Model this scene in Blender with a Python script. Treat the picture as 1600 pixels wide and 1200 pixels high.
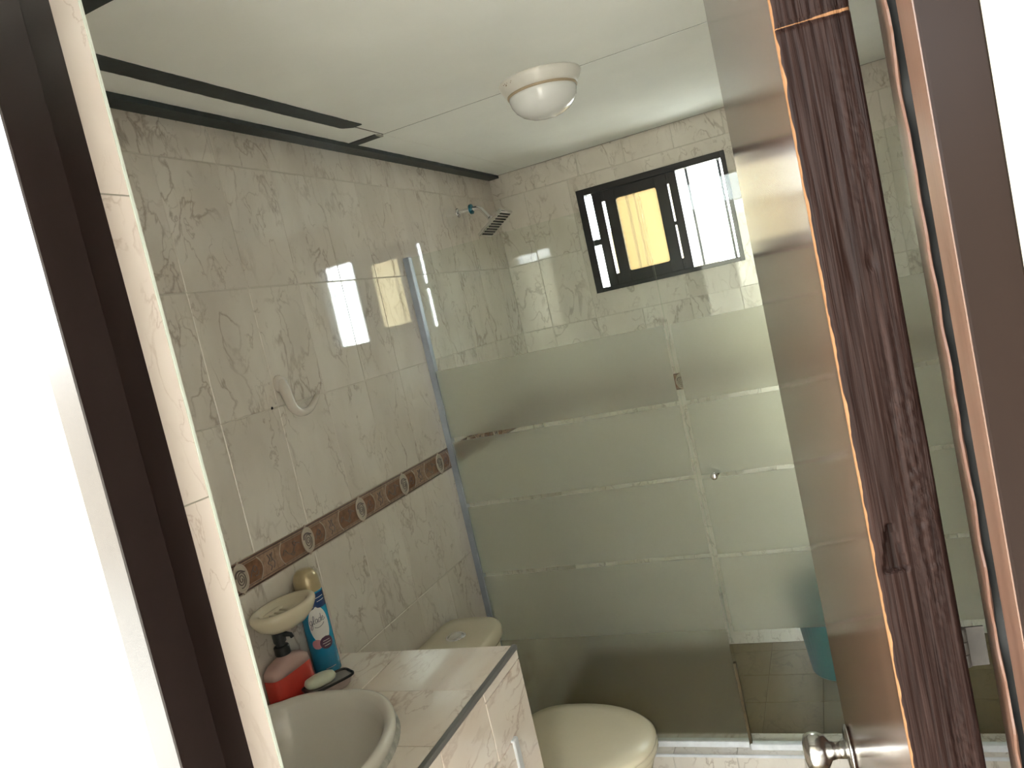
import bpy, bmesh, math, random
from mathutils import Vector, Matrix, noise
random.seed(7)
for o in list(bpy.data.objects): bpy.data.objects.remove(o, do_unlink=True)
S = bpy.context.scene
C = S.collection
PI = math.pi

# ------------------------------------------------------------------ camera
CX, CZ = 1.2625, 1.5977
F_PX, YAW, PITCH, ROLL = 1224.57, 22.7181, -4.9856, -12.7483
ya, pi_, ro = (math.radians(a) for a in (YAW, PITCH, ROLL))
fw = Vector((-math.sin(ya)*math.cos(pi_), math.cos(ya)*math.cos(pi_), math.sin(pi_)))
rt = Vector((math.cos(ya), math.sin(ya), 0)); up = rt.cross(fw)
r2 = math.cos(ro)*rt + math.sin(ro)*up; u2 = -math.sin(ro)*rt + math.cos(ro)*up
cam_d = bpy.data.cameras.new('camera'); cam = bpy.data.objects.new('camera', cam_d); C.objects.link(cam)
cam_d.sensor_fit = 'HORIZONTAL'; cam_d.sensor_width = 36; cam_d.lens = F_PX/1600*36
cam_d.clip_start = 0.02; cam_d.clip_end = 500
cam.matrix_world = Matrix(((r2.x, u2.x, -fw.x, CX), (r2.y, u2.y, -fw.y, 0), (r2.z, u2.z, -fw.z, CZ), (0, 0, 0, 1)))
S.camera = cam

# ------------------------------------------------------------------ sky (partly cloudy, the same all round)
SKY_STRENGTH = 1.0
w = bpy.data.worlds.new('sky'); S.world = w; w.use_nodes = True
nt = w.node_tree; nt.nodes.clear()
def wn(t): return nt.nodes.new(t)
tc = wn('ShaderNodeTexCoord')
mp = wn('ShaderNodeMapping'); mp.inputs['Location'].default_value = (3.1, 1.7, 0.4); mp.inputs['Scale'].default_value = (1, 1, 1.6)
nz = wn('ShaderNodeTexNoise'); nz.inputs['Scale'].default_value = 2.2; nz.inputs['Detail'].default_value = 4
rp = wn('ShaderNodeValToRGB')
rp.color_ramp.elements[0].position = .30; rp.color_ramp.elements[0].color = (.42, .82, 1.35, 1)
rp.color_ramp.elements[1].position = .40; rp.color_ramp.elements[1].color = (5.6, 5.9, 6.0, 1)
bgn = wn('ShaderNodeBackground'); bgn.inputs['Strength'].default_value = SKY_STRENGTH
won = wn('ShaderNodeOutputWorld')
nt.links.new(tc.outputs['Generated'], mp.inputs['Vector']); nt.links.new(mp.outputs['Vector'], nz.inputs['Vector'])
nt.links.new(nz.outputs['Fac'], rp.inputs['Fac']); nt.links.new(rp.outputs['Color'], bgn.inputs['Color'])
nt.links.new(bgn.outputs['Background'], won.inputs['Surface'])

S.view_settings.view_transform = 'Standard'; S.view_settings.look = 'None'
S.view_settings.gamma = 1.0; S.view_settings.use_curve_mapping = False
S.view_settings.exposure = 2.48

# ------------------------------------------------------------------ helpers
def obj(name, bm, mat=None, parent=None, smooth=False, loc=None, rot=None):
    if isinstance(bm, bmesh.types.BMesh):
        bmesh.ops.recalc_face_normals(bm, faces=bm.faces)
        me = bpy.data.meshes.new(name); bm.to_mesh(me); bm.free()
    else: me = bm
    if smooth:
        for p in me.polygons: p.use_smooth = True
    o = bpy.data.objects.new(name, me); C.objects.link(o)
    if mat is not None and len(me.materials) == 0:
        for m in (mat if isinstance(mat, (list, tuple)) else [mat]): me.materials.append(m)
    if parent: o.parent = parent
    if loc: o.location = loc
    if rot: o.rotation_euler = rot
    return o
def tag(o, label=None, cat=None, group=None, kind=None):
    if label: o['label'] = label
    if cat: o['category'] = cat
    if group: o['group'] = group
    if kind: o['kind'] = kind
    return o
def empty(name, loc=(0, 0, 0), rz=0):
    o = bpy.data.objects.new(name, None); C.objects.link(o); o.location = loc; o.rotation_euler = (0, 0, rz)
    o.empty_display_size = .05
    return o
def box(bm, x0, x1, y0, y1, z0, z1, mi=0):
    v = [bm.verts.new((x, y, z)) for x in (x0, x1) for y in (y0, y1) for z in (z0, z1)]
    for q in ((0, 1, 3, 2), (4, 6, 7, 5), (0, 4, 5, 1), (2, 3, 7, 6), (0, 2, 6, 4), (1, 5, 7, 3)):
        bm.faces.new([v[i] for i in q]).material_index = mi
    return v
def boxm(*b, bevel=0, seg=1):
    bm = bmesh.new(); box(bm, *b)
    if bevel:
        bmesh.ops.recalc_face_normals(bm, faces=bm.faces)
        bmesh.ops.bevel(bm, geom=list(bm.edges), offset=bevel, segments=seg, affect='EDGES', profile=.5)
    return bm
def rings(bm, rows, close=True, cap0=True, cap1=True, mi=0):
    R = [[bm.verts.new(p) for p in row] for row in rows]
    n = len(R[0])
    for a, b in zip(R, R[1:]):
        for i in range(n if close else n-1):
            bm.faces.new((a[i], a[(i+1) % n], b[(i+1) % n], b[i])).material_index = mi
    if cap0: bm.faces.new(R[0]).material_index = mi
    if cap1: bm.faces.new(R[-1]).material_index = mi
    return R
def lathe(prof, n=40, sx=1, sy=1, bm=None, mi=0, cap0=True, cap1=True, c=(0, 0, 0)):
    bm = bm or bmesh.new()
    rings(bm, [[(c[0]+r*sx*math.cos(2*PI*i/n), c[1]+r*sy*math.sin(2*PI*i/n), c[2]+z) for i in range(n)] for r, z in prof], cap0=cap0, cap1=cap1, mi=mi)
    return bm
def catmull(P, k=6):
    P = [Vector(p) for p in P]; out = []
    for i in range(len(P)-1):
        p0, p1, p2, p3 = P[max(i-1, 0)], P[i], P[i+1], P[min(i+2, len(P)-1)]
        for j in range(k):
            t = j/k
            out.append(.5*((2*p1)+(p2-p0)*t+(2*p0-5*p1+4*p2-p3)*t*t+(-p0+3*p1-3*p2+p3)*t**3))
    out.append(P[-1]); return out
def tube(bm, pts, rad, n=10, mi=0):
    pts = [Vector(p) for p in pts]
    if not hasattr(rad, '__len__'): rad = [rad]*len(pts)
    rows = []; ref = None
    for i, p in enumerate(pts):
        t = (pts[min(i+1, len(pts)-1)]-pts[max(i-1, 0)]).normalized()
        if ref is None: ref = Vector((0, 0, 1)) if abs(t.z) < .9 else Vector((1, 0, 0))
        a = (ref - t*ref.dot(t)).normalized(); b = t.cross(a); ref = a
        rows.append([p+rad[i]*(math.cos(2*PI*k/n)*a+math.sin(2*PI*k/n)*b) for k in range(n)])
    rings(bm, rows, mi=mi)
    return bm
def prism(bm, poly, f0, f1, mi=0):
    """poly: list of 2-D points; f0/f1 map a point to 3-D on the two faces"""
    a = [bm.verts.new(f0(*p)) for p in poly]; b = [bm.verts.new(f1(*p)) for p in poly]
    n = len(a)
    bm.faces.new(a).material_index = mi; bm.faces.new(b[::-1]).material_index = mi
    for i in range(n): bm.faces.new((a[i], b[i], b[(i+1) % n], a[(i+1) % n])).material_index = mi

# ------------------------------------------------------------------ materials
M = {}
def mat(name):
    m = bpy.data.materials.new(name); m.use_nodes = True; M[name] = m
    n = m.node_tree.nodes; return m, n, m.node_tree.links, n['Principled BSDF']
def simple(name, col, rough=.5, metal=0, ior=1.5, var=0, vscale=8, bump=0, bscale=80, spec=None, coat=0):
    m, n, l, b = mat(name)
    b.inputs['Base Color'].default_value = (*col, 1); b.inputs['Roughness'].default_value = rough
    b.inputs['Metallic'].default_value = metal; b.inputs['IOR'].default_value = ior
    if coat: b.inputs['Coat Weight'].default_value = coat; b.inputs['Coat Roughness'].default_value = .05
    t = n.new('ShaderNodeTexCoord')
    if var:
        z = n.new('ShaderNodeTexNoise'); z.inputs['Scale'].default_value = vscale; z.inputs['Detail'].default_value = 5
        r = n.new('ShaderNodeValToRGB'); r.color_ramp.elements[0].position = .3; r.color_ramp.elements[1].position = .7
        r.color_ramp.elements[0].color = (*[c*(1-var) for c in col], 1); r.color_ramp.elements[1].color = (*[min(1, c*(1+var)) for c in col], 1)
        l.new(t.outputs['Object'], z.inputs['Vector']); l.new(z.outputs['Fac'], r.inputs['Fac']); l.new(r.outputs['Color'], b.inputs['Base Color'])
    if bump:
        z = n.new('ShaderNodeTexNoise'); z.inputs['Scale'].default_value = bscale; z.inputs['Detail'].default_value = 4
        u = n.new('ShaderNodeBump'); u.inputs['Strength'].default_value = bump; u.inputs['Distance'].default_value = .002
        l.new(t.outputs['Object'], z.inputs['Vector']); l.new(z.outputs['Fac'], u.inputs['Height']); l.new(u.outputs['Normal'], b.inputs['Normal'])
    return m
def marble(name, base, cloud, vein, vscale=9, stretch=(1, 1, .55), rough=.03, ior=1.8, vw=.03, rot=0, bump=.015):
    m, n, l, b = mat(name)
    t = n.new('ShaderNodeTexCoord'); oi = n.new('ShaderNodeObjectInfo')
    mul = n.new('ShaderNodeVectorMath'); mul.operation = 'SCALE'
    cv = n.new('ShaderNodeCombineXYZ'); l.new(oi.outputs['Random'], cv.inputs[0]); l.new(oi.outputs['Random'], cv.inputs[1]); l.new(oi.outputs['Random'], cv.inputs[2])
    l.new(cv.outputs[0], mul.inputs[0]); mul.inputs['Scale'].default_value = 37
    mpn = n.new('ShaderNodeMapping'); mpn.inputs['Scale'].default_value = stretch; mpn.inputs['Rotation'].default_value = (rot, rot, rot)
    l.new(t.outputs['Object'], mpn.inputs['Vector'])
    add = n.new('ShaderNodeVectorMath'); l.new(mpn.outputs[0], add.inputs[0]); l.new(mul.outputs[0], add.inputs[1])
    def nse(scale, det, dist):
        z = n.new('ShaderNodeTexNoise'); z.inputs['Scale'].default_value = scale; z.inputs['Detail'].default_value = det; z.inputs['Distortion'].default_value = dist
        l.new(add.outputs[0], z.inputs['Vector']); return z
    n1 = nse(vscale*.55, 6, .4); r1 = n.new('ShaderNodeValToRGB')
    r1.color_ramp.elements[0].position = .35; r1.color_ramp.elements[0].color = (*base, 1)
    r1.color_ramp.elements[1].position = .72; r1.color_ramp.elements[1].color = (*cloud, 1)
    l.new(n1.outputs['Fac'], r1.inputs['Fac'])
    prev = r1.outputs['Color']
    for sc, dist, wd, amt in ((vscale, .45, vw, .62), (vscale*2.1, .35, vw*.9, .5)):
        z = nse(sc, 7, dist)
        s = n.new('ShaderNodeMath'); s.operation = 'SUBTRACT'; s.inputs[1].default_value = .5; l.new(z.outputs['Fac'], s.inputs[0])
        a = n.new('ShaderNodeMath'); a.operation = 'ABSOLUTE'; l.new(s.outputs[0], a.inputs[0])
        mr = n.new('ShaderNodeMapRange'); mr.inputs['From Min'].default_value = 0; mr.inputs['From Max'].default_value = wd
        mr.inputs['To Min'].default_value = amt; mr.inputs['To Max'].default_value = 0; l.new(a.outputs[0], mr.inputs['Value'])
        # veins come and go
        g = nse(sc*.6, 2, 0); gr = n.new('ShaderNodeMapRange'); gr.inputs['From Min'].default_value = .46; gr.inputs['From Max'].default_value = .62
        l.new(g.outputs['Fac'], gr.inputs['Value'])
        mm = n.new('ShaderNodeMath'); mm.operation = 'MULTIPLY'; l.new(mr.outputs[0], mm.inputs[0]); l.new(gr.outputs[0], mm.inputs[1])
        mx = n.new('ShaderNodeMix'); mx.data_type = 'RGBA'; l.new(mm.outputs[0], mx.inputs['Factor']); l.new(prev, mx.inputs['A']); mx.inputs['B'].default_value = (*vein, 1)
        prev = mx.outputs['Result']
    l.new(prev, b.inputs['Base Color'])
    b.inputs['Roughness'].default_value = rough; b.inputs['IOR'].default_value = ior
    bz = n.new('ShaderNodeTexNoise'); bz.inputs['Scale'].default_value = 260; bz.inputs['Detail'].default_value = 2
    l.new(add.outputs[0], bz.inputs['Vector'])
    u = n.new('ShaderNodeBump'); u.inputs['Strength'].default_value = bump; u.inputs['Distance'].default_value = .001
    l.new(bz.outputs['Fac'], u.inputs['Height']); l.new(u.outputs['Normal'], b.inputs['Normal'])
    return m
def wood(name, c0, c1, rough=.25, scale=(60, 60, 1.5), bump=.15, bdist=.001, worn=None, ior=1.5):
    m, n, l, b = mat(name)
    t = n.new('ShaderNodeTexCoord'); mpn = n.new('ShaderNodeMapping'); mpn.inputs['Scale'].default_value = scale
    l.new(t.outputs['Object'], mpn.inputs['Vector'])
    z = n.new('ShaderNodeTexNoise'); z.inputs['Scale'].default_value = 1; z.inputs['Detail'].default_value = 8; z.inputs['Distortion'].default_value = .6
    l.new(mpn.outputs[0], z.inputs['Vector'])
    r = n.new('ShaderNodeValToRGB'); r.color_ramp.elements[0].position = .3; r.color_ramp.elements[1].position = .72
    r.color_ramp.elements[0].color = (*c0, 1); r.color_ramp.elements[1].color = (*c1, 1)
    l.new(z.outputs['Fac'], r.inputs['Fac'])
    prev = r.outputs['Color']
    if worn:
        # bare tan wood where the varnish wore off along the arris (a thin uneven line) and at a rail joint
        sx = n.new('ShaderNodeSeparateXYZ'); l.new(t.outputs['Object'], sx.inputs[0])
        n2 = n.new('ShaderNodeTexNoise'); n2.inputs['Scale'].default_value = 45; l.new(t.outputs['Object'], n2.inputs['Vector'])
        lim = n.new('ShaderNodeMapRange'); lim.inputs['From Min'].default_value = .42; lim.inputs['From Max'].default_value = .7
        lim.inputs['To Min'].default_value = .0003; lim.inputs['To Max'].default_value = .0017; l.new(n2.outputs['Fac'], lim.inputs['Value'])
        lt = n.new('ShaderNodeMath'); lt.operation = 'LESS_THAN'; l.new(sx.outputs[0], lt.inputs[0]); l.new(lim.outputs[0], lt.inputs[1])
        jz = n.new('ShaderNodeMath'); jz.operation = 'COMPARE'; jz.inputs[1].default_value = 1.7275; l.new(sx.outputs[2], jz.inputs[0])
        l.new(lim.outputs[0], jz.inputs[2])
        mxx = n.new('ShaderNodeMath'); mxx.operation = 'MAXIMUM'; l.new(lt.outputs[0], mxx.inputs[0]); l.new(jz.outputs[0], mxx.inputs[1])
        mx = n.new('ShaderNodeMix'); mx.data_type = 'RGBA'; l.new(mxx.outputs[0], mx.inputs['Factor']); l.new(prev, mx.inputs['A']); mx.inputs['B'].default_value = (*worn, 1)
        prev = mx.outputs['Result']
    l.new(prev, b.inputs['Base Color'])
    b.inputs['Roughness'].default_value = rough; b.inputs['IOR'].default_value = ior
    u = n.new('ShaderNodeBump'); u.inputs['Strength'].default_value = bump; u.inputs['Distance'].default_value = bdist
    l.new(z.outputs['Fac'], u.inputs['Height']); l.new(u.outputs['Normal'], b.inputs['Normal'])
    return m
def clear_glass(name, tint, edge=False):
    m = bpy.data.materials.new(name); m.use_nodes = True; M[name] = m
    n = m.node_tree.nodes; l = m.node_tree.links; n.clear()
    tr = n.new('ShaderNodeBsdfTransparent'); tr.inputs[0].default_value = (*tint, 1)
    gl = n.new('ShaderNodeBsdfGlossy'); gl.inputs['Roughness'].default_value = .01; gl.inputs[0].default_value = (.9, .95, .92, 1)
    lw = n.new('ShaderNodeLayerWeight'); lw.inputs['Blend'].default_value = .5
    pw = n.new('ShaderNodeMath'); pw.operation = 'POWER'; pw.inputs[1].default_value = 5; l.new(lw.outputs['Facing'], pw.inputs[0])
    ma = n.new('ShaderNodeMath'); ma.operation = 'MULTIPLY_ADD'; ma.inputs[1].default_value = .95; ma.inputs[2].default_value = .012; l.new(pw.outputs[0], ma.inputs[0])
    mx = n.new('ShaderNodeMixShader'); l.new(ma.outputs[0], mx.inputs[0]); l.new(tr.outputs[0], mx.inputs[1]); l.new(gl.outputs[0], mx.inputs[2])
    o = n.new('ShaderNodeOutputMaterial'); l.new(mx.outputs[0], o.inputs[0])
    return m
def frosted(name, rough=.42, haze=.06):
    m = bpy.data.materials.new(name); m.use_nodes = True; M[name] = m
    n = m.node_tree.nodes; l = m.node_tree.links; n.clear()
    rf = n.new('ShaderNodeBsdfRefraction'); rf.inputs['Color'].default_value = (.91, .91, .88, 1); rf.inputs['Roughness'].default_value = rough; rf.inputs['IOR'].default_value = 1.3
    df = n.new('ShaderNodeBsdfDiffuse'); df.inputs['Color'].default_value = (.78, .80, .76, 1)
    tl = n.new('ShaderNodeBsdfTranslucent'); tl.inputs['Color'].default_value = (.85, .9, .86, 1)
    m1 = n.new('ShaderNodeMixShader'); m1.inputs[0].default_value = .5; l.new(df.outputs[0], m1.inputs[1]); l.new(tl.outputs[0], m1.inputs[2])
    m2 = n.new('ShaderNodeMixShader'); m2.inputs[0].default_value = haze; l.new(rf.outputs[0], m2.inputs[1]); l.new(m1.outputs[0], m2.inputs[2])
    o = n.new('ShaderNodeOutputMaterial'); l.new(m2.outputs[0], o.inputs[0])
    return m

marble('wall_tile', (.74, .692, .620), (.63, .575, .505), (.30, .235, .18), vscale=11, vw=.026)
marble('reveal_tile', (.74, .675, .63), (.70, .61, .565), (.44, .34, .29), vscale=13, vw=.014, ior=1.5)
marble('counter_tile', (.88, .81, .72), (.80, .68, .58), (.50, .36, .29), vscale=11, stretch=(1.1, .45, 1), rot=.5)
marble('floor_tile', (.25, .195, .115), (.21, .16, .09), (.15, .11, .06), rough=.3, ior=1.5)
simple('floor_grout', (.20, .155, .095), .8)
simple('grout', (.58, .54, .47), .8)
simple('cement', (.42, .42, .38), .9, var=.35, vscale=40, bump=.5)
simple('border_base', (.36, .24, .175), .2, ior=1.6, var=.25, vscale=90)
simple('border_field', (.22, .115, .07), .2, ior=1.6, var=.3, vscale=60)
simple('border_dark', (.075, .04, .032), .3)
simple('border_line', (.56, .48, .40), .25)
simple('border_vine', (.12, .085, .08), .3)
simple('plaster_ceiling', (.90, .925, .885), .9, var=.04, vscale=3, bump=.1, bscale=30)
simple('hall_paint', (.29, .275, .235), .7, var=.02, vscale=5, bump=.15, bscale=20)
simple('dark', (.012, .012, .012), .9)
simple('bar_metal', (.016, .026, .028), .55, var=.3, vscale=60)
simple('lamp_enamel', (.74, .72, .67), .3, var=.04, vscale=20)
simple('lamp_glass', (.78, .79, .78), .12, ior=1.5)
simple('aged_ring', (.42, .33, .22), .5)
simple('rust', (.20, .10, .04), .8)
simple('black_alu', (.012, .012, .014), .35)
simple('bar_paint', (.05, .045, .045), .5)
simple('white_alu', (.66, .68, .70), .4, var=.1, vscale=30)
simple('grey_alu', (.36, .40, .46), .4, metal=.4, var=.1, vscale=20)
simple('edge_trim', (.16, .16, .155), .45)
simple('tile_trim', (.62, .68, .62), .4)
simple('chrome', (.72, .72, .72), .08, metal=1)
simple('old_steel', (.045, .040, .034), .6, var=.3, vscale=60)
simple('steel', (.62, .61, .59), .2, metal=1, bump=.05, bscale=200)
simple('blue_chrome', (.03, .22, .30), .12, metal=.7)
simple('nozzle', (.02, .02, .02), .7)
simple('ceramic_bone', (.70, .63, .47), .12, ior=1.55, var=.03, vscale=6)
simple('ceramic_white', (.74, .71, .64), .1, ior=1.55)
simple('ceramic_hook', (.66, .61, .54), .1, ior=1.6)
simple('black_plastic', (.012, .016, .018), .4)
simple('can_blue', (.01, .27, .50), .22)
simple('can_navy', (.012, .045, .16), .25)
simple('can_white', (.78, .78, .76), .3)
simple('can_gold', (.52, .43, .26), .28, metal=.35)
simple('can_plum', (.10, .05, .10), .3)
simple('can_pink', (.62, .30, .34), .3)
simple('ink', (.02, .03, .07), .4)
simple('soap_green', (.66, .70, .55), .35)
simple('dish_grey', (.30, .28, .26), .3)
simple('dish_pink', (.52, .42, .38), .3, var=.15, vscale=40)
simple('bucket_teal', (.0, .12, .115), .35)
simple('seal_brown', (.065, .047, .02), .6, var=.4, vscale=40)
simple('ochre_plaster', (.20, .15, .075), .9, var=.05, vscale=.8)
simple('white_plaster', (.80, .79, .74), .9, var=.03, vscale=1)
simple('patio_plaster', (.50, .45, .37), .9, var=.08, vscale=1)
simple('roof_sheet', (.35, .18, .12), .8)
simple('ground', (.50, .48, .43), .95, var=.2, vscale=1.2)
simple('leaf', (.09, .20, .04), .6, var=.4, vscale=8)
simple('hall_floor', (.45, .40, .34), .35, var=.05, vscale=4)
wood('door_varnish', (.034, .018, .012), (.070, .037, .024), rough=.16, scale=(70, 70, 1.2), bump=.06, bdist=.0006, ior=1.55)
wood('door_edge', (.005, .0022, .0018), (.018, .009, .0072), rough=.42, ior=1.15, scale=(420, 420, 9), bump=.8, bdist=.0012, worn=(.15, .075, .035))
wood('frame_varnish', (.008, .0043, .0033), (.012, .0066, .0048), rough=.28, ior=1.14, scale=(18, 18, 2), bump=.03)
wood('frame_gloss', (.012, .0085, .0085), (.019, .0135, .013), rough=.20, ior=1.5, scale=(18, 18, 2), bump=.03)
wood('frame_raw_lit', (.065, .031, .020), (.105, .055, .036), rough=.35, scale=(40, 40, 4), bump=.2)
clear_glass('glass_clear', (.955, .975, .955))
m, n, l, b = mat('amber_glass'); n.clear()
rf = n.new('ShaderNodeBsdfRefraction'); rf.inputs['Color'].default_value = (.39, .355, .28, 1); rf.inputs['Roughness'].default_value = .17; rf.inputs['IOR'].default_value = 1.3
tl = n.new('ShaderNodeBsdfTranslucent'); tl.inputs['Color'].default_value = (.42, .35, .23, 1)
mx = n.new('ShaderNodeMixShader'); mx.inputs[0].default_value = .25; l.new(rf.outputs[0], mx.inputs[1]); l.new(tl.outputs[0], mx.inputs[2])
l.new(mx.outputs[0], n.new('ShaderNodeOutputMaterial').inputs[0])
clear_glass('window_glass', (.93, .95, .95))
frosted('glass_frosted'); frosted('glass_scum', .26, .03)
# red liquid soap
m, n, l, b = mat('bottle_plastic'); b.inputs['Base Color'].default_value = (.80, .55, .50, 1); b.inputs['Roughness'].default_value = .25
b.inputs['Transmission Weight'].default_value = .35; b.inputs['IOR'].default_value = 1.3
simple('liquid_red', (.62, .055, .04), .22)

# ------------------------------------------------------------------ room numbers (metres)
H, D, DG, XR = 2.198, 3.2736, 2.3453, 1.60     # ceiling, back wall, shower screen, right wall
YF0, YF1 = .4577, .59                          # hall face and bathroom face of the door wall
ZROWS = [0, .234, .534, .834, 1.134]           # tile courses below the border
ZTOP = [1.204, 1.502, 1.798, 2.098, H]         # and above it
WX0, WX1, WZ0, WZ1 = .372, .990, 1.602, 2.040  # window
GAP = .0022

tile_cache = {}
def tile_mesh(w_, h_, mname, th=.008):
    """front face at local y=0 looking to -y, slightly chamfered; width along x, height along z, origin in the middle"""
    k = (round(w_, 4), round(h_, 4), mname)
    if k not in tile_cache:
        bm = bmesh.new(); a, b_, c = w_/2, h_/2, .0012
        rings(bm, [[(-a, th, -b_), (a, th, -b_), (a, th, b_), (-a, th, b_)], [(-a, c, -b_), (a, c, -b_), (a, c, b_), (-a, c, b_)],
                   [(-a+c, 0, -b_+c), (a-c, 0, -b_+c), (a-c, 0, b_-c), (-a+c, 0, b_-c)]], cap0=False)
        bmesh.ops.recalc_face_normals(bm, faces=bm.faces)
        me = bpy.data.meshes.new('tile'); bm.to_mesh(me); bm.free(); me.materials.append(M[mname])
        # keep outward normals
        tile_cache[k] = me
    return tile_cache[k]
def tile_at(parent, pos, rot, w_, h_, mname, name='tile', jit=.0012):
    o = obj(name, tile_mesh(w_-GAP, h_-GAP, mname), None, parent)
    o.location = pos
    o.rotation_euler = (rot[0]+random.uniform(-jit, jit), rot[1], rot[2]+random.uniform(-jit, jit))
    return o
def edges(start, first, step, end):
    e = [start]; v = first
    while v < end-.012:
        if v > start+.012: e.append(v)
        v += step
    e.append(end); return e

# ------------------------------------------------------------------ walls
def struct(name, bm, m, parent=None, label=None):
    o = obj(name, bm, m, parent)
    if not parent: o['kind'] = 'structure'
    if label: o['label'] = label
    return o
wall_left = struct('wall_left', boxm(-.14, -.0016, YF1-.1, D+.16, 0, 2.45), M['grout'], label='long bathroom wall of marbled beige tiles with a brown border')
bm = bmesh.new()
y0, y1 = D+.0016, D+.07
for b4 in ((-.14, WX0+.012, 0, 2.45), (WX1-.012, XR+.14, 0, 2.45), (WX0+.012, WX1-.012, 0, WZ0+.012), (WX0+.012, WX1-.012, WZ1-.012, 2.45)):
    box(bm, b4[0], b4[1], y0, y1, b4[2], b4[3])
wall_back = struct('wall_back', bm, M['grout'], label='tiled end wall of the shower around the small window')
wall_right = struct('wall_right', boxm(XR+.0016, XR+.14, YF1-.1, D+.16, 0, 2.45), M['grout'], label='tiled bathroom wall behind the open door')
RL, RB, RR = (0, 0, -PI/2), (0, 0, 0), (0, 0, PI/2)
# tile front looks to local -y.  left wall must look +x, back wall -y, right wall -x
RL, RR = (0, 0, PI/2), (0, 0, -PI/2)
cols = edges(YF1, 1.3424-.8, .2, D)
for (z0, z1) in list(zip(ZROWS, ZROWS[1:]))+list(zip(ZTOP, ZTOP[1:])):
    for a, b_ in zip(cols, cols[1:]):
        tile_at(wall_left, (0, (a+b_)/2, (z0+z1)/2), RL, b_-a, z1-z0, 'wall_tile')
        tile_at(wall_right, (XR, (a+b_)/2, (z0+z1)/2), RR, b_-a, z1-z0, 'wall_tile')
for (z0, z1) in list(zip(ZROWS, ZROWS[1:]))+list(zip(ZTOP, ZTOP[1:])):
    off = .055 if z1 > 2.15 else 0
    bc = edges(0, .1436+off-.2017, .2017, XR)
    for a, b_ in zip(bc, bc[1:]):
        ix0, ix1, iz0, iz1 = max(a, WX0+.01), min(b_, WX1-.01), max(z0, WZ0+.01), min(z1, WZ1-.01)
        if ix0 >= ix1 or iz0 >= iz1:
            tile_at(wall_back, ((a+b_)/2, D, (z0+z1)/2), RB, b_-a, z1-z0, 'wall_tile'); continue
        # tile cut around the window opening
        xs = sorted({a+GAP/2, b_-GAP/2, ix0, ix1}); zs = sorted({z0+GAP/2, z1-GAP/2, iz0, iz1})
        bm = bmesh.new(); cnt = 0; mx, mz = (a+b_)/2, (z0+z1)/2
        for p, q in zip(xs, xs[1:]):
            for r_, s_ in zip(zs, zs[1:]):
                cxm, czm = (p+q)/2, (r_+s_)/2
                if q-p < 1e-4 or s_-r_ < 1e-4 or (ix0 < cxm < ix1 and iz0 < czm < iz1) or not (a < cxm < b_ and z0 < czm < z1): continue
                box(bm, p-mx, q-mx, 0, .008, r_-mz, s_-mz); cnt += 1
        if cnt: obj('tile', bm, M['wall_tile'], wall_back, loc=(mx, D, mz))
        else: bm.free()

# border frieze: one pressed tile per repeat, with a spiral medallion
PB, YM0 = .2431, 1.2831
def border_mesh():
    bm = bmesh.new(); hw, hh = PB/2-.0008, .0345
    # local: u along x (0 = medallion), z up, front -y
    box(bm, -hw, hw, -.0005, .008, -hh, hh, 0)
    for s in (-1, 1):
        for u0, u1 in ((-hw, -.006), (.006, hw)): box(bm, u0, u1, -.0013, 0, s*.0315-.0016, s*.0315+.0016, 2)
        for u0, u1 in ((-hw, -.012), (.012, hw)): box(bm, u0, u1, -.0009, 0, s*.0255-.0007, s*.0255+.0007, 2)
    def field(u0, u1, bul0, bul1):
        P_ = []
        for i in range(9): t = -1+i/4; P_.append((u1+bul1*(1-t*t), t*.0225))
        for i in range(9): t = 1-i/4; P_.append((u0-bul0*(1-t*t), t*.0225))
        prism(bm, P_, lambda u, z: (u, -.0012, z), lambda u, z: (u, 0, z), 1)
        if bul1: tube(bm, [(u1+bul1*(1-t*t), -.0014, t*.026) for t in [-1+i/6 for i in range(13)]], .0011, 5, 3)
        if bul0: tube(bm, [(u0-bul0*(1-t*t), -.0014, t*.026) for t in [-1+i/6 for i in range(13)]], .0011, 5, 3)
    field(.012, .060, 0, .014); field(-.095, -.012, .012, 0)
    # vine scrolls
    def vine(P_, r=.0011): tube(bm, [(u, -.0016, z) for u, z, _ in [(v.x, v.y, 0) for v in catmull([(a, b_, 0) for a, b_ in P_], 5)]], r, 5, 4)
    vine([(-.098, -.004), (-.088, .006), (-.078, -.006), (-.066, -.010), (-.052, .002), (-.042, .008), (-.032, .004)])
    vine([(-.070, -.009), (-.064, -.015), (-.056, -.012), (-.060, -.006)]); vine([(-.05, .004), (-.056, .012), (-.048, .014), (-.045, .007)])
    vine([(.030, -.010), (.038, .002), (.048, .010), (.054, .002), (.046, -.004), (.040, .004)]); vine([(.044, -.012), (.054, -.012), (.058, -.004)])
    vine([(.094, .018), (.100, .006), (.092, -.002), (.102, -.012), (.096, -.02)]); vine([(.104, .016), (.108, .002), (.100, .0)])
    vine([(.112, .018), (.106, .006), (.114, -.006), (.108, -.018)])
    bmesh.ops.recalc_face_normals(bm, faces=bm.faces)
    me = bpy.data.meshes.new('border_tile'); bm.to_mesh(me); bm.free()
    for k in ('border_base', 'border_field', 'border_dark', 'border_line', 'border_vine'): me.materials.append(M[k])
    return me
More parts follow.
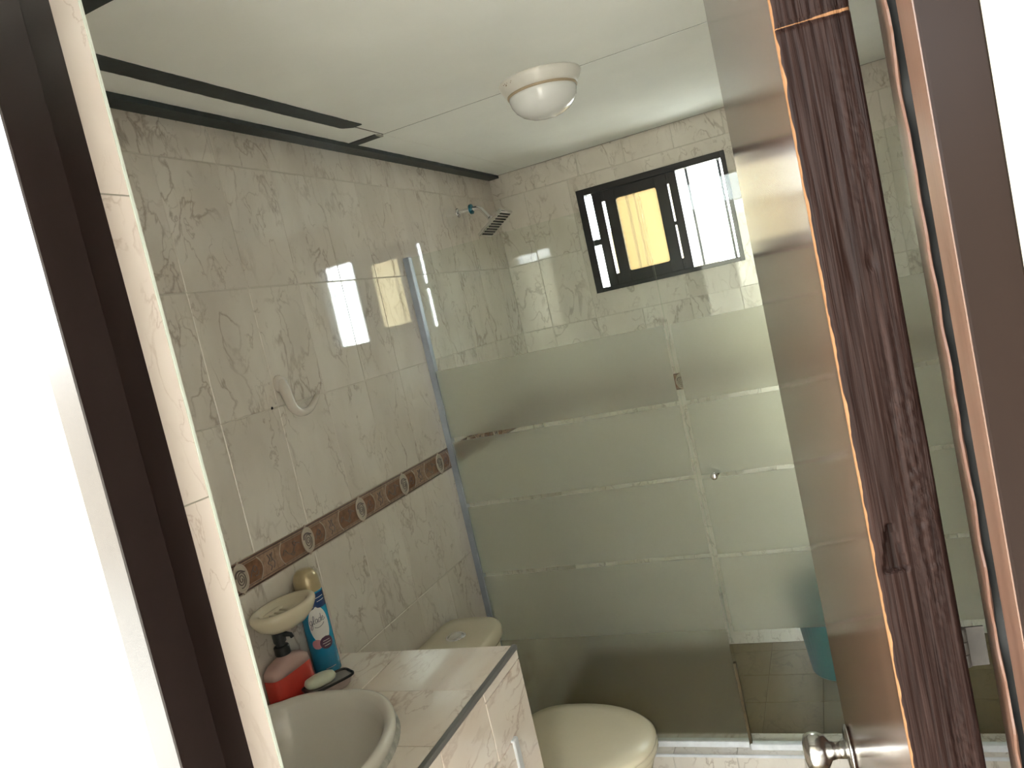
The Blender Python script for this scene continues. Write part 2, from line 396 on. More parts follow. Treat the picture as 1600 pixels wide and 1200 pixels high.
def medal_mesh():
    bm = bmesh.new(); n = 28
    prism(bm, [(.0195*math.cos(2*PI*i/n), .0285*math.sin(2*PI*i/n)) for i in range(n)], lambda u, z: (u, -.003, z), lambda u, z: (u, 0, z), 0)
    tube(bm, [(.0215*math.cos(2*PI*i/n), -.0026, .0305*math.sin(2*PI*i/n)) for i in range(n+1)], .0022, 6, 1)
    pts = []
    for i in range(44):
        a = i*.36; r = .002+.00029*i
        pts.append((r*math.cos(-a+1), -.0033, r*1.3*math.sin(-a+1)-.003))
    tube(bm, pts, .0013, 5, 2)
    tube(bm, catmull([(-.016, -.0033, .004), (-.012, -.0033, .014), (0, -.0033, .017), (.012, -.0033, .011), (.014, -.0033, .012)], 4), .002, 5, 2)
    for s in (-1, 1): box(bm, -.0018, .0018, -.0028, 0, s*.0335-.004, s*.0335+.004, 1)
    bmesh.ops.recalc_face_normals(bm, faces=bm.faces)
    me = bpy.data.meshes.new('medallion'); bm.to_mesh(me); bm.free()
    for k in ('border_base2', 'border_line', 'border_vine'): me.materials.append(M[k])
    return me
simple('border_base2', (.50, .44, .36), .2, ior=1.6)
BM, MM = border_mesh(), medal_mesh()
def border_run(parent, rot, f, lo, hi, first):
    k0 = math.ceil((lo+PB/2-first)/PB); k1 = math.floor((hi-PB/2-first)/PB)
    for k in range(k0, k1+1):
        o = obj('border_tile', BM, None, parent, loc=f(first+k*PB), rot=rot)
        obj('medallion', MM, None, o)
    for a, b_ in ((lo, first+k0*PB-PB/2), (first+k1*PB+PB/2, hi)):      # plain cut pieces in the corners
        if b_-a > .01:
            bm = bmesh.new(); h2 = (b_-a)/2-.0008
            box(bm, -h2, h2, -.0005, .008, -.0345, .0345, 0)
            for s in (-1, 1): box(bm, -h2, h2, -.0013, 0, s*.0315-.0016, s*.0315+.0016, 1)
            box(bm, -h2+.003, h2-.003, -.0012, 0, -.0225, .0225, 2)
            obj('border_tile', bm, [M['border_base'], M['border_dark'], M['border_field']], parent, loc=f((a+b_)/2), rot=rot)
ZB = (1.134+1.204)/2
border_run(wall_left, RL, lambda y: (0, y, ZB), YF1, D, YM0)
border_run(wall_back, RB, lambda x: (x, D, ZB), 0, XR, .645)
border_run(wall_right, RR, lambda y: (XR, y, ZB), YF1, D, 1.2)

# front (door) wall: hall plaster outside
XL, XRR = .6725, CX+.0879
bm = bmesh.new()
box(bm, -.42, XL, YF0, YF1, 0, 2.45); box(bm, XRR, 1.97, YF0, YF1, 0, 2.45); box(bm, XL, XRR, YF0, YF1, 2.075, 2.45)
wall_front = struct('wall_front', bm, M['hall_paint'], label='cream painted hall wall around the bathroom doorway')
obj('inner_render', boxm(-.001, XL-.008, YF1, YF1+.001, 0, H), M['grout'], wall_front); obj('inner_render', boxm(XRR+.01, XR, YF1, YF1+.001, 0, H), M['grout'], wall_front)
for z0, z1 in list(zip(ZROWS, ZROWS[1:]))+[(1.134, 1.204)]+list(zip(ZTOP, ZTOP[1:])):
    for c0, c1 in ((.001, .27), (.27, .47), (.47, XL-.009), (XRR+.011, 1.599)):
        tile_at(wall_front, ((c0+c1)/2, YF1+.009, (z0+z1)/2), (0, 0, PI), c1-c0, z1-z0, 'wall_tile')
# tiled reveal next to the frame, with a pale edge trim
for z0, z1 in zip([0, .288, .588, .888, 1.188, 1.488, 1.788], [.288, .588, .888, 1.188, 1.488, 1.788, 2.07]):
    obj('reveal_tile', boxm(XL-.007, XL+.0005, .5424, YF1-.0028, z0+.0006, z1-.0006, bevel=.0006), M['reveal_tile'], wall_front)
obj('tile_trim', boxm(XL-.004, XL+.0012, YF1-.0028, YF1+.0004, 0, 2.07), M['tile_trim'], wall_front)

# floor and ceiling
floor = struct('floor', boxm(-.42, 1.97, -1.9, D+.16, -.08, -.0015), M['floor_grout'], label='floor of small brown tiles')
for a, b_ in zip(edges(0, .2, .2, XR), edges(0, .2, .2, XR)[1:]):
    fy = edges(YF1, .6, .2, D)
    for c, d in zip(fy, fy[1:]):
        o = tile_at(floor, ((a+b_)/2, (c+d)/2, 0), (-PI/2, 0, 0), b_-a, d-c, 'floor_tile', jit=0)
obj('hall_floor', boxm(-.42, 1.97, -1.9, YF1, -.004, .0), M['hall_floor'], floor)
ceiling = struct('ceiling', boxm(-.14, XR+.14, YF1, D+.16, H+.0008, H+.06), M['dark'], label='low plastered panel ceiling with dark exposed bars')
def panel(x0, x1, y0, y1):
    obj('ceiling_panel', boxm(x0, x1, y0, y1, H, H+.0008), M['plaster_ceiling'], ceiling)
g = .0028
panel(.004, .150-g, YF1, .975); panel(.150+g, 1.37-g, YF1, .975); panel(1.37+g, XR, YF1, .975)
panel(.004, .150-g, .975, 2.1165-g); panel(.150+g, 1.37-g, .975, 2.1165-g); panel(1.37+g, XR, .975, 2.1165-g)
panel(.004, .1505-.0006, 2.1165+g, D-.007); panel(.1505+.0006, 1.37-g, 2.1165+g, D-.007); panel(1.37+g, XR, 2.1165+g, D-.007)
def ragged(a0, a1, w0, w1, axis, m, amp=.0014, zt=.0025, step=.012, taper=None):
    bm = bmesh.new(); n = max(2, int((a1-a0)/step)); rows = []
    for i in range(n+1):
        a = a0+(a1-a0)*i/n
        e0 = w0+amp*noise.noise((a*23, 1.3, 0))+amp*.6*noise.noise((a*90, 4.3, 0)); e1 = w1+amp*noise.noise((a*19, 7.7, 2))+amp*.6*noise.noise((a*80, 9, 1))
        if taper and a > a1-taper: e0 += (w1-w0)*.45*(a-(a1-taper))/taper
        q = [(e0, H-zt), (e1, H-zt), (e1, H+.002), (e0, H+.002)]
        rows.append([((u, a, z) if axis == 'y' else (a, u, z)) for u, z in q])
    rings(bm, rows); return obj('ceiling_bar', bm, m, ceiling)
ragged(YF1, D-.002, .0, .047, 'y', M['bar_metal'], zt=.012)
ragged(YF1, 1.955, .127, .177, 'y', M['bar_metal'], taper=.03)
ragged(.046, .138, 2.086, 2.128, 'x', M['bar_metal'])
ragged(.0, XR, .925, .975, 'x', M['bar_metal'])
obj('plaster_crumb', boxm(.136, .146, 2.092, 2.126, H-.004, H+.001, bevel=.002), M['cement'], ceiling)

# ------------------------------------------------------------------ door frame
trim = empty('trim_1', (0, 0, 0)); tag(trim, 'dark brown varnished wooden door frame set in the cream wall', kind='structure')
XF = .6973
obj('latch_jamb', boxm(XL-.004, XF, YF0-.001, .5018, 0, 2.05, bevel=.0012), M['frame_gloss'], trim)
obj('latch_rabbet', boxm(XL-.004, .685, .5018, .5426, 0, 2.06), M['frame_gloss'], trim)
obj('hinge_jamb', boxm(CX+.0633, XRR+.003, YF0-.001, .5150, 0, 2.05, bevel=.0012), M['frame_varnish'], trim)
obj('hinge_rabbet', boxm(CX+.0850, XRR+.02, .5150, .5600, 0, 2.06), M['dark'], trim)  # near-black colour stands in for the shade inside the rabbet
obj('jamb_lit_face', boxm(CX+.0626, CX+.0634, YF0+.0012, .5148, 0, 2.045), M['frame_raw_lit'], trim)  # lighter brown skin paints the light from the left on this jamb face
obj('recess_shade', boxm(CX+.0628, XRR+.02, .5602, .5890, 0, 2.06), M['dark'], trim)  # black filler, paints the shadow gap beside the batten
obj('head_jamb', boxm(XL, XRR, YF0-.001, .5018, 2.045, 2.076, bevel=.001), M['frame_varnish'], trim)
obj('head_rabbet', boxm(XL, XRR, .5018, .5426, 2.056, 2.08), M['frame_varnish'], trim)
# splintered batten behind the rabbet
bm = bmesh.new(); rows = []
for i in range(421):
    z = 2.06*i/420
    e = .5525+.0105*noise.noise((z*17, 3.1, 0))+.0050*noise.noise((z*48, .2, 5))+.0016*noise.noise((z*130, 2, 1))
    o_ = .0012*noise.noise((z*30, 8, 8))
    rows.append([(CX+.0612+o_, e+.0015, z), (CX+.0625+o_, e, z), (CX+.0630, e+.0006, z), (CX+.0630, .5955, z), (CX+.0612, .5970, z)])
rings(bm, rows)
obj('splintered_batten', bm, M['frame_raw_lit'], trim)

# ------------------------------------------------------------------ door leaf
DT, DW, PHI, DH = .045, .65, math.radians(7.6), 2.03
door = empty('door_1', (CX-.0019, .55, .008), PHI); tag(door, 'dark brown varnished wooden door standing open into the bathroom', kind='structure')
obj('door_slab', boxm(0, DT, .0065, DW, 0, DH-.01, bevel=.0008), M['door_varnish'], door)
bm = bmesh.new(); NX, NZ = 32, 1300; G = []
def edge_depth(x, z):
    v = .0007*noise.noise((x*420, 0, z*7))+.0005*noise.noise((x*1100, 3, z*24))+.0006*noise.noise((x*60, 9, z*3))
    hatch = math.exp(-((x-.034)/.009)**2)*max(0., noise.noise((1.7, 2, z*5.0))+.25)
    v += .0030*hatch*noise.noise((x*420+z*160, 5, z*190))
    v += .0016*max(0., noise.noise((x*90+3, 4, z*9))-.25)
    for xc, zc, dx, dz, dp in ((.017, 1.585, .0016, .022, .0022), (.019, 1.567, .0012, .014, .002), (.031, 1.572, .003, .006, .0016), (.030, 1.50, .0012, .03, .0015), (.026, 1.45, .001, .05, .0018), (.02, 1.62, .001, .04, .0014)):
        v += dp*math.exp(-((x-xc)/dx)**2-((z-zc)/dz)**2)
    if 1.366 < z < 1.400:                         # old notch cut for a latch
        k = (1.400-z)/.034
        if abs(x-.0125) < .0015+.0065*k: v += .0045
    if abs(z-1.7275) < .0022: v += .0010           # rail joint
    if x < .0012 or x > DT-.0012: v += .0012
    return v
for i in range(NZ+1):
    z = (DH-.01)*i/NZ; G.append([bm.verts.new((0, .0075, z))]+[bm.verts.new((DT*j/NX, edge_depth(DT*j/NX, z), z)) for j in range(NX+1)]+[bm.verts.new((DT, .0075, z))])
for a, b_ in zip(G, G[1:]):
    for j in range(NX+2): bm.faces.new((a[j], a[j+1], b_[j+1], b_[j]))
he = obj('hinge_edge', bm, M['door_edge'], door, smooth=True)
# knobs with round roses on both faces
for s, x in ((-1, 0.), (1, DT)):
    bm = lathe([(.030, 0), (.0335, .002), (.0335, .005), (.026, .0085), (.016, .010)], 40)
    ro_ = obj('rose', bm, M['steel'], door, smooth=True, loc=(x, .584, .872), rot=(0, s*PI/2, 0))
    kb = obj('knob', lathe([(.0125, .008), (.0118, .022), (.0135, .030), (.0225, .036), (.0262, .045), (.0265, .056), (.0235, .064), (.012, .0675), (.004, .068)], 40), M['steel'], door, smooth=True, loc=(x, .584, .872), rot=(0, s*PI/2, 0))
obj('latch_plate', boxm(DT/2-.012, DT/2+.012, DW-.001, DW+.0012, .82, .93), M['steel'], door)
for zc in (.28, 1.297, 1.88):                    # butt hinges on the bathroom side
    hb = empty('hinge'); hb.parent = door; hb.location = (DT+.0045, .020, zc)
    for k in range(3): obj('knuckle', lathe([(.0026, -.0045), (.0030, -.0042), (.0030, .0042), (.0026, .0045)], 14), M['old_steel'], hb, smooth=True, loc=(0, .004, (k-1)*.0094))
    obj('leaf', boxm(-.0060, -.0042, 0, .03, -.014, .014), M['old_steel'], hb)
    obj('leaf', boxm(.002, .014, .004, .0055, -.014, .014), M['old_steel'], hb)

# ------------------------------------------------------------------ window
win = empty('window_1', (0, 0, 0)); tag(win, 'small black metal sliding window with bars high in the shower wall', kind='structure')
yw0, yw1 = D-.012, D+.055
def member(nm, x0, x1, z0, z1, a=yw0, b_=yw1, m='black_alu', bev=.0012): return obj(nm, boxm(x0, x1, a, b_, z0, z1, bevel=bev), M[m], win)
member('frame_jamb', WX0, .404, WZ0, WZ1); member('frame_jamb', .972, WX1, WZ0, WZ1)
member('frame_head', .404, .972, 2.014, WZ1); member('frame_sill', .404, .972, WZ0, 1.620)
ys0, ys1 = D+.004, D+.03
member('sash_stile', .431, .470, 1.618, 2.016, ys0, ys1); member('sash_stile', .4825, .529, 1.618, 2.016, ys0, ys1)
member('sash_stile', .700, .7485, 1.618, 2.016, ys0, ys1); member('sash_stile', .7555, .789, 1.618, 2.016, ys0, ys1)
member('sash_rail', .468, .76, 1.972, 2.016, ys0+.002, ys1-.002); member('sash_rail', .468, .76, 1.618, 1.666, ys0+.002, ys1-.002)
member('latch_block', .402, .434, 1.800, 1.824, ys0, ys1); member('latch_block', .746, .758, 1.803, 1.818, ys0, ys1)
for x, z, sx, sz in ((.529, 1.972, 1, -1), (.700, 1.972, -1, -1), (.529, 1.666, 1, 1), (.700, 1.666, -1, 1)):   # rounded pane corners
    bm = bmesh.new(); P_ = [(x-sx*.001, z-sz*.001)]+[(x+sx*(.010-.010*math.sin(t)), z+sz*(.010-.010*math.cos(t))) for t in [PI/2*i/5 for i in range(6)]]
    prism(bm, P_, lambda u, v: (u, ys0+.003, v), lambda u, v: (u, ys1-.003, v)); obj('sash_corner', bm, M['black_alu'], win)
obj('pane', boxm(.527, .703, D+.015, D+.018, 1.664, 1.974), M['amber_glass'], win)['label'] = 'amber obscured glass pane'
obj('pane', boxm(.787, .974, D+.034, D+.037, 1.617, 2.016), M['window_glass'], win)
obj('pane', boxm(.403, .432, D+.036, D+.039, 1.617, 2.016), M['window_glass'], win)
kb_ = (D+.06)/(D+.03)
for x, r_ in ((.571, .0070), (.604, .0055), (.828, .0062), (.9565, .0062)):
    xx = CX+(x-CX)*kb_
    obj('bar', tube(bmesh.new(), [(xx, D+.06, WZ0-.01), (xx, D+.06, WZ1+.02)], r_, 8), M['bar_paint'], win)

# ------------------------------------------------------------------ ceiling lamp
lamp = empty('ceiling_lamp', (.658, 2.100, H)); tag(lamp, 'white glass dome ceiling lamp on a rust-spotted enamel pan', 'lamp')
obj('pan', lathe([(.112, .0), (.113, -.004), (.110, -.012), (.101, -.026), (.096, -.034), (.086, -.036), (.084, -.03)], 56), M['lamp_enamel'], lamp, smooth=True)
obj('retaining_ring', lathe([(.0955, -.033), (.0965, -.036), (.0955, -.039), (.090, -.041)], 56), M['aged_ring'], lamp, smooth=True)
obj('glass_dome', lathe([(.0925, -.036), (.0925, -.046), (.089, -.060), (.080, -.076), (.066, -.089), (.046, -.099), (.022, -.1045), (.004, -.106)], 56), M['lamp_glass'], lamp, smooth=True)
bm = bmesh.new()
for k in range(7):
    a = -2.1+random.uniform(-.25, .25); zz = -.010-random.uniform(0, .006); rr = .1105-(-zz-.012)*.6
    v = Vector((rr*math.cos(a), rr*math.sin(a), zz)); bmesh.ops.create_icosphere(bm, subdivisions=1, radius=random.uniform(.0008, .0018), matrix=Matrix.Translation(v))
obj('rust_spots', bm, M['rust'], lamp)

# ------------------------------------------------------------------ shower: curb, screen, door, head, bucket
GB = .1232
curb = empty('shower_curb', (0, 0, 0)); tag(curb, 'low tiled curb under the glass shower screen', 'curb')
CY0, CY1, CZT = 2.292, 2.412, .116
obj('core', boxm(.001, XR-.001, CY0+.004, CY1-.004, 0, CZT-.004), M['grout'], curb)
cxs = edges(.002, .163-.2, .2, XR-.002)
for a, b_ in zip(cxs, cxs[1:]):
    obj('tile', boxm(a+GAP/2, b_-GAP/2, CY0, CY0+.008, .002, CZT-.008, bevel=.001), M['wall_tile'], curb)
    obj('tile', boxm(a+GAP/2+.0, b_-GAP/2, CY0+.004, CY1, CZT-.008, CZT, bevel=.001), M['wall_tile'], curb)
    obj('tile', boxm(a+GAP/2, b_-GAP/2, CY1-.008, CY1, .002, CZT-.009, bevel=.001), M['wall_tile'], curb)
obj('edge_trim', boxm(.002, XR-.002, CY0-.001, CY0+.005, CZT-.008, CZT+.001, bevel=.001), M['white_alu'], curb)

GT = 1.8526; FB = [.505, .7455, .9950, 1.2262, 1.4657]
def screen(name, label, x0, x1, yg, fx0, fx1, xg0=None):
    e = empty(name, (0, 0, 0)); tag(e, label, 'shower screen')
    obj('glass_pane', boxm(x0, x1, yg-.004, yg+.004, GB+.004, GT, bevel=.0006), M['glass_clear'], e)
    for a, b_ in zip(FB, FB[1:]):
        obj('frosted_band', boxm(fx0, fx1, yg-.0065, yg-.0045, a+(.0065 if a > .6 else 0), b_-(.0065 if b_ < 1.4 else 0)), M['glass_frosted'], e)
    return e
fix = screen('shower_screen', 'fixed glass shower panel with frosted bands beside the toilet', .006, .8025, DG, .010, .801)
obj('soap_film', boxm(.010, .801, DG-.0065, DG-.0045, GB+.006, FB[0]), M['glass_scum'], fix)
obj('wall_channel', boxm(-.0005, .022, DG-.013, DG+.013, CZT, GT+.004, bevel=.002), M['grey_alu'], fix)
obj('bottom_rail', boxm(.0, .802, DG-.012, DG+.012, CZT, GB+.012, bevel=.0015), M['white_alu'], fix)
sdo = screen('shower_door', 'glass shower door with frosted bands and a small chrome knob', .812, XR-.02, DG-.014, .826, XR-.022)
obj('bottom_rail', boxm(.806, XR-.002, DG-.026, DG-.003, CZT, GB+.012, bevel=.0015), M['white_alu'], sdo)
obj('wall_channel', boxm(XR-.024, XR, DG-.027, DG-.001, CZT, GT+.004, bevel=.002), M['grey_alu'], sdo)
obj('edge_seal', boxm(.803, .812, DG-.020, DG-.006, GB+.006, .40, bevel=.001), M['seal_brown'], sdo)
obj('edge_seal', boxm(.8085, .812, DG-.0185, DG-.0085, .40, GT), M['glass_clear'], sdo)
obj('knob', lathe([(.005, 0), (.005, .012), (.0105, .014), (.0118, .020), (.0105, .027), (.004, .029)], 24), M['chrome'], sdo, smooth=True, loc=(.866, DG-.018, .998), rot=(PI/2, 0, 0))
obj('knob', lathe([(.005, 0), (.005, .012), (.0105, .014), (.0118, .020), (.0105, .027), (.004, .029)], 24), M['chrome'], sdo, smooth=True, loc=(.866, DG-.010, .998), rot=(-PI/2, 0, 0))

sh = empty('rain_shower', (0, 2.859, 2.029)); tag(sh, 'square chrome shower head on a bent wall arm', 'shower')
obj('wall_flange', lathe([(.018, 0), (.0185, .003), (.013, .007), (.008, .008)], 24), M['chrome'], sh, smooth=True, rot=(0, PI/2, 0))
arm = catmull([(0, 0, 0), (.03, 0, 0), (.070, 0, -.001), (.094, 0, -.006), (.108, 0, -.022), (.128, 0, -.052)], 6)
obj('arm', tube(bmesh.new(), arm, .0088, 12), M['chrome'], sh, smooth=True)
bm = bmesh.new(); lathe([(.013, -.005), (.0195, -.004), (.0195, .004), (.013, .005)], 20, bm=bm)
bmesh.ops.rotate(bm, verts=bm.verts, cent=(0, 0, 0), matrix=Matrix.Rotation(PI/2, 3, 'Y')); bmesh.ops.translate(bm, verts=bm.verts, vec=(.060, 0, 0))
obj('blue_ring', bm, M['blue_chrome'], sh)['label'] = 'blue tinted collar ring'
hd = empty('head_plate'); hd.parent = sh; hd.location = (.147, 0, -.078); hd.rotation_euler = (0, math.radians(-33), 0)
obj('joint', lathe([(.011, .034), (.013, .024), (.013, .012), (.010, .006)], 20), M['chrome'], hd, smooth=True, rot=(0, math.radians(0), 0))
obj('plate', boxm(-.066, .066, -.062, .062, -.004, .008, bevel=.002), M['chrome'], hd)
for k in range(9):
    x = -.052+k*.013
    obj('nozzle_row', boxm(x-.0038, x+.0038, -.050, .050, -.0058, -.0035, bevel=.0006), M['nozzle'], hd)

bk = empty('bucket', (1.075, 3.035, 0)); tag(bk, 'teal plastic bucket on the shower floor behind the glass', 'bucket')
obj('body', lathe([(.004, .006), (.108, .004), (.112, .010), (.142, .30), (.148, .302), (.148, .316), (.143, .316), (.140, .30), (.108, .014), (.004, .012)], 40), M['bucket_teal'], bk, smooth=True)
obj('handle', tube(bmesh.new(), [(.147*math.cos(a), .0, .30+.11*math.sin(a)) for a in [PI*i/24 for i in range(25)]], .0035, 8), M['bucket_teal'], bk, smooth=True)

# ------------------------------------------------------------------ toilet
TY = 1.87
to = empty('toilet', (0, TY, 0)); tag(to, 'bone coloured toilet with closed lid and chrome flush button', 'toilet')
def dshape(x0, x1, hw, n=40, e=3.2):
    cxm, a = (x0+x1)/2, (x1-x0)/2; out = []
    for i in range(n):
        t = 2*PI*i/n; c_, s_ = math.cos(t), math.sin(t); ee = e if c_ > 0 else 6
        out.append((cxm+a*math.copysign(abs(c_)**(2/ee), c_), hw*math.copysign(abs(s_)**(2/ee), s_)))
    return out
def loft(rows, **k):
    bm = bmesh.new(); rings(bm, [[(x, y, z) for x, y in pl] for pl, z in rows], **k); return bm
obj('tank', loft([(dshape(.012, .19, .165), .36), (dshape(.010, .20, .175), .40), (dshape(.008, .212, .190), .60), (dshape(.008, .214, .192), .676)]), M['ceramic_bone'], to, smooth=True)
tl = obj('tank_lid', loft([(dshape(.004, .222, .200), .674), (dshape(.003, .226, .204), .682), (dshape(.003, .226, .204), .700), (dshape(.006, .222, .200), .710), (dshape(.014, .212, .19), .7155), (dshape(.05, .17, .14), .7185)]), M['ceramic_bone'], to, smooth=True)
obj('button_ring', lathe([(.031, 0), (.031, .003), (.028, .0055), (.0245, .004)], 36), M['chrome'], tl, smooth=True, loc=(.108, .052, .716))
obj('flush_button', lathe([(.0245, 0), (.0242, .004), (.018, .006), (.004, .0065)], 36), M['steel'], tl, smooth=True, loc=(.108, .052, .716))
def egg(x0, x1, hw, n=48):
    out = []; xm = x0+(x1-x0)*.42
    for i in range(n):
        t = 2*PI*i/n; c_, s_ = math.cos(t), math.sin(t)
        out.append((xm+((x1-xm) if c_ > 0 else (xm-x0))*math.copysign(abs(c_)**(1 if c_ > 0 else .62), c_), hw*math.copysign(abs(s_)**.92, s_)))
    return out
obj('bowl', loft([(egg(.13, .46, .105), 0), (egg(.13, .465, .108), .02), (egg(.14, .45, .095), .12), (egg(.13, .49, .11), .2), (egg(.10, .57, .155), .29), (egg(.08, .63, .182), .35), (egg(.08, .643, .188), .385), (egg(.09, .640, .184), .394)]), M['ceramic_bone'], to, smooth=True)
obj('seat', loft([(egg(.225, .645, .187), .392), (egg(.222, .652, .192), .398), (egg(.222, .652, .192), .408), (egg(.226, .647, .188), .414)]), M['ceramic_bone'], to, smooth=True)
obj('lid', loft([(egg(.222, .646, .187), .4135), (egg(.220, .651, .191), .4165), (egg(.220, .651, .191), .424), (egg(.228, .640, .181), .432), (egg(.26, .59, .145), .4365), (egg(.35, .48, .06), .4385)]), M['ceramic_bone'], to, smooth=True)
for s in (-1, 1): obj('lid_hinge', boxm(.205, .240, s*.075-.016, s*.075+.016, .392, .426, bevel=.005, seg=2), M['ceramic_bone'], to)

# ------------------------------------------------------------------ vanity
CT, VX, VY1, VY0 = .87, .489, 1.533, YF1+.002
van = empty('vanity_counter', (0, 0, 0)); tag(van, 'marble tiled built-in washbasin counter with grey metal edge', 'counter')
SXC, SYC, SAX, SAY = .212, 1.030, .203, .270
def sink_out(t, k=1.0):
    c_, s_ = math.cos(t), math.sin(t); e = 2. if c_ > 0 else 3.3
    return (SXC+k*SAX*math.copysign(abs(c_)**(2/e), c_), SYC+k*SAY*math.copysign(abs(s_)**(2/e), s_))
def in_sink(x, y, k=.9):
    dx, dy = (x-SXC)/(SAX*k), (y-SYC)/(SAY*k); e = 2. if dx > 0 else 3.3
    return abs(dx)**e+abs(dy)**e < 1
bm = bmesh.new()
box(bm, VX-.06, VX-.008, VY0, VY1-.008, 0, CT-.008); box(bm, .001, VX-.06, VY1-.06, VY1-.008, 0, CT-.008)
obj('body', bm, M['grout'], van)
def top_tile(x0, x1, y0, y1):
    x0, x1, y0, y1 = x0+GAP/2, x1-GAP/2, y0+GAP/2, y1-GAP/2
    if not any(in_sink(x0+(x1-x0)*i/12, y0+(y1-y0)*j/12) for i in range(13) for j in range(13)):
        obj('tile', boxm(-(x1-x0)/2, (x1-x0)/2, -(y1-y0)/2, (y1-y0)/2, -.008, 0, bevel=.001), M['counter_tile'], van, loc=((x0+x1)/2, (y0+y1)/2, CT)); return
    bm = bmesh.new(); mx, my = (x0+x1)/2, (y0+y1)/2; nx, ny = max(1, int((x1-x0)/.008)), max(1, int((y1-y0)/.008)); V = {}
    def vt(i, j):
        if (i, j) not in V: V[i, j] = bm.verts.new((x0+(x1-x0)*i/nx-mx, y0+(y1-y0)*j/ny-my, 0))
        return V[i, j]
    for i in range(nx):
        for j in range(ny):
            if not in_sink(x0+(x1-x0)*(i+.5)/nx, y0+(y1-y0)*(j+.5)/ny): bm.faces.new((vt(i, j), vt(i+1, j), vt(i+1, j+1), vt(i, j+1)))
    if not bm.faces: bm.free(); return
    e = bmesh.ops.extrude_face_region(bm, geom=list(bm.faces)); bmesh.ops.translate(bm, verts=[v for v in e['geom'] if isinstance(v, bmesh.types.BMVert)], vec=(0, 0, -.008))
    obj('tile', bm, M['counter_tile'], van, loc=(mx, my, CT))
tx = [.001, .188, VX-.010]; ty = [VY0, .740, .942, 1.142, 1.340, VY1-.001]
for a, b_ in zip(ty, ty[1:]):
    for c, d in zip(tx, tx[1:]): top_tile(c, d, a, b_)
# front tiles around the cupboard opening, end tiles
fz = [0, .06, .26, .55, .838, CT-.010]; fy = [VY0, .740, .942, 1.142, 1.340, VY1]
OY0, OY1, OZ0, OZ1 = .72, 1.428, .12, .715
def ftile(y0, y1, z0, z1):
    if y1-y0 < .012 or z1-z0 < .012: return
    obj('tile', boxm(-.008, 0, -(y1-y0-GAP)/2, (y1-y0-GAP)/2, -(z1-z0-GAP)/2, (z1-z0-GAP)/2, bevel=.001), M['counter_tile'], van, loc=(VX, (y0+y1)/2, (z0+z1)/2))
for a, b_ in zip(fy, fy[1:]):
    if b_ > 1.4:
        for c, d in zip(fz, fz[1:]): ftile(max(a, OY1) if (d > OZ0 and c < OZ1 and False) else a, b_, c, d)
    else:
        ftile(a, b_, OZ1, CT-.010); ftile(a, b_, 0, OZ0)
for c, d in zip(fz, fz[1:]):
    for a, b_ in ((.002, .245), (.245, VX-.001)):
        obj('tile', boxm(-(b_-a-GAP)/2, (b_-a-GAP)/2, -.008, 0, -(d-c-GAP)/2, (d-c-GAP)/2, bevel=.001), M['counter_tile'], van, loc=((a+b_)/2, VY1, (c+d)/2))
obj('edge_trim', boxm(VX-.010, VX+.002, VY0, VY1+.001, CT-.010, CT+.001, bevel=.001), M['edge_trim'], van)
cd = empty('cupboard_door'); cd.parent = van
for nm, b6 in (('frame_stile', (OY1-.022, OY1, OZ0, OZ1)), ('frame_stile', (.744, .766, OZ0, OZ1)), ('frame_rail', (.766, OY1-.022, OZ0, OZ0+.022))):
    obj(nm, boxm(VX-.004, VX+.008, b6[0], b6[1], b6[2], b6[3], bevel=.002), M['white_alu'], cd)
obj('panel', boxm(VX-.004, VX+.003, .764, OY1-.020, OZ0+.02, OZ1-.004), M['counter_tile'], cd)

# washbasin
sk = empty('washbasin', (0, 0, 0)); tag(sk, 'white ceramic washbasin set in the tiled counter', 'washbasin')
N = 72; rows = []
for k, z in ((.97, .871), (1.0, .882), (1.003, .893), (.995, .900), (.965, .9035), (.93, .902), (.895, .893), (.865, .872), (.80, .835), (.70, .795), (.55, .765), (.35, .750), (.12, .745), (.07, .741)):
    row = []
    for i in range(N):
        x, y = sink_out(2*PI*i/N, k)
        lift = max(0, (.055-x)/.055)*.016 if z > .865 else 0
        row.append((max(x, .002), y, z+lift))
    rows.append(row)
bm = bmesh.new(); rings(bm, rows, cap0=False)
obj('bowl', bm, M['ceramic_white'], sk, smooth=True)
obj('drain', lathe([(.026, 0), (.028, .003), (.022, .004), (.018, .001)], 28), M['chrome'], sk, smooth=True, loc=(SXC, SYC, .744))
bm = bmesh.new(); rows = []
for k, z in ((1.022, .8695), (1.018, .876), (.99, .884)):
    rows.append([(max(sink_out(2*PI*i/N, k)[0], .001), sink_out(2*PI*i/N, k)[1], z+.002*noise.noise((i*.9, k, 0))) for i in range(N)])
rings(bm, rows, cap0=False, cap1=False)
obj('cement_bed', bm, M['cement'], sk, smooth=True)['label'] = 'rough grey cement under the rim'

# wall soap dish above the counter
sd = empty('soap_dish', (0, 1.325, 1.078)); tag(sd, 'oval cream ceramic soap dish fixed to the tiled wall', 'soap dish')
bm = bmesh.new(); rows = []; N = 48
for k, z in ((.35, -.040), (.62, -.036), (.86, -.022), (.97, -.008), (1.0, .0), (.985, .006), (.93, .009), (.82, .0095), (.72, .005), (.64, -.005), (.5, -.010), (.25, -.0115), (.05, -.012)):
    rows.append([(max(.0, .056+k*.060*math.cos(2*PI*i/N)), k*.088*math.sin(2*PI*i/N), z) for i in range(N)])
rings(bm, rows); obj('dish', bm, M['ceramic_bone'], sd, smooth=True)
obj('mount', boxm(-.001, .03, -.035, .035, -.034, -.004, bevel=.006, seg=2), M['ceramic_bone'], sd)
for s in (-1, 0, 1): obj('rib', tube(bmesh.new(), [(.030, s*.018, -.0105), (.086, s*.018, -.0105)], .003, 8), M['ceramic_bone'], sd, smooth=True)

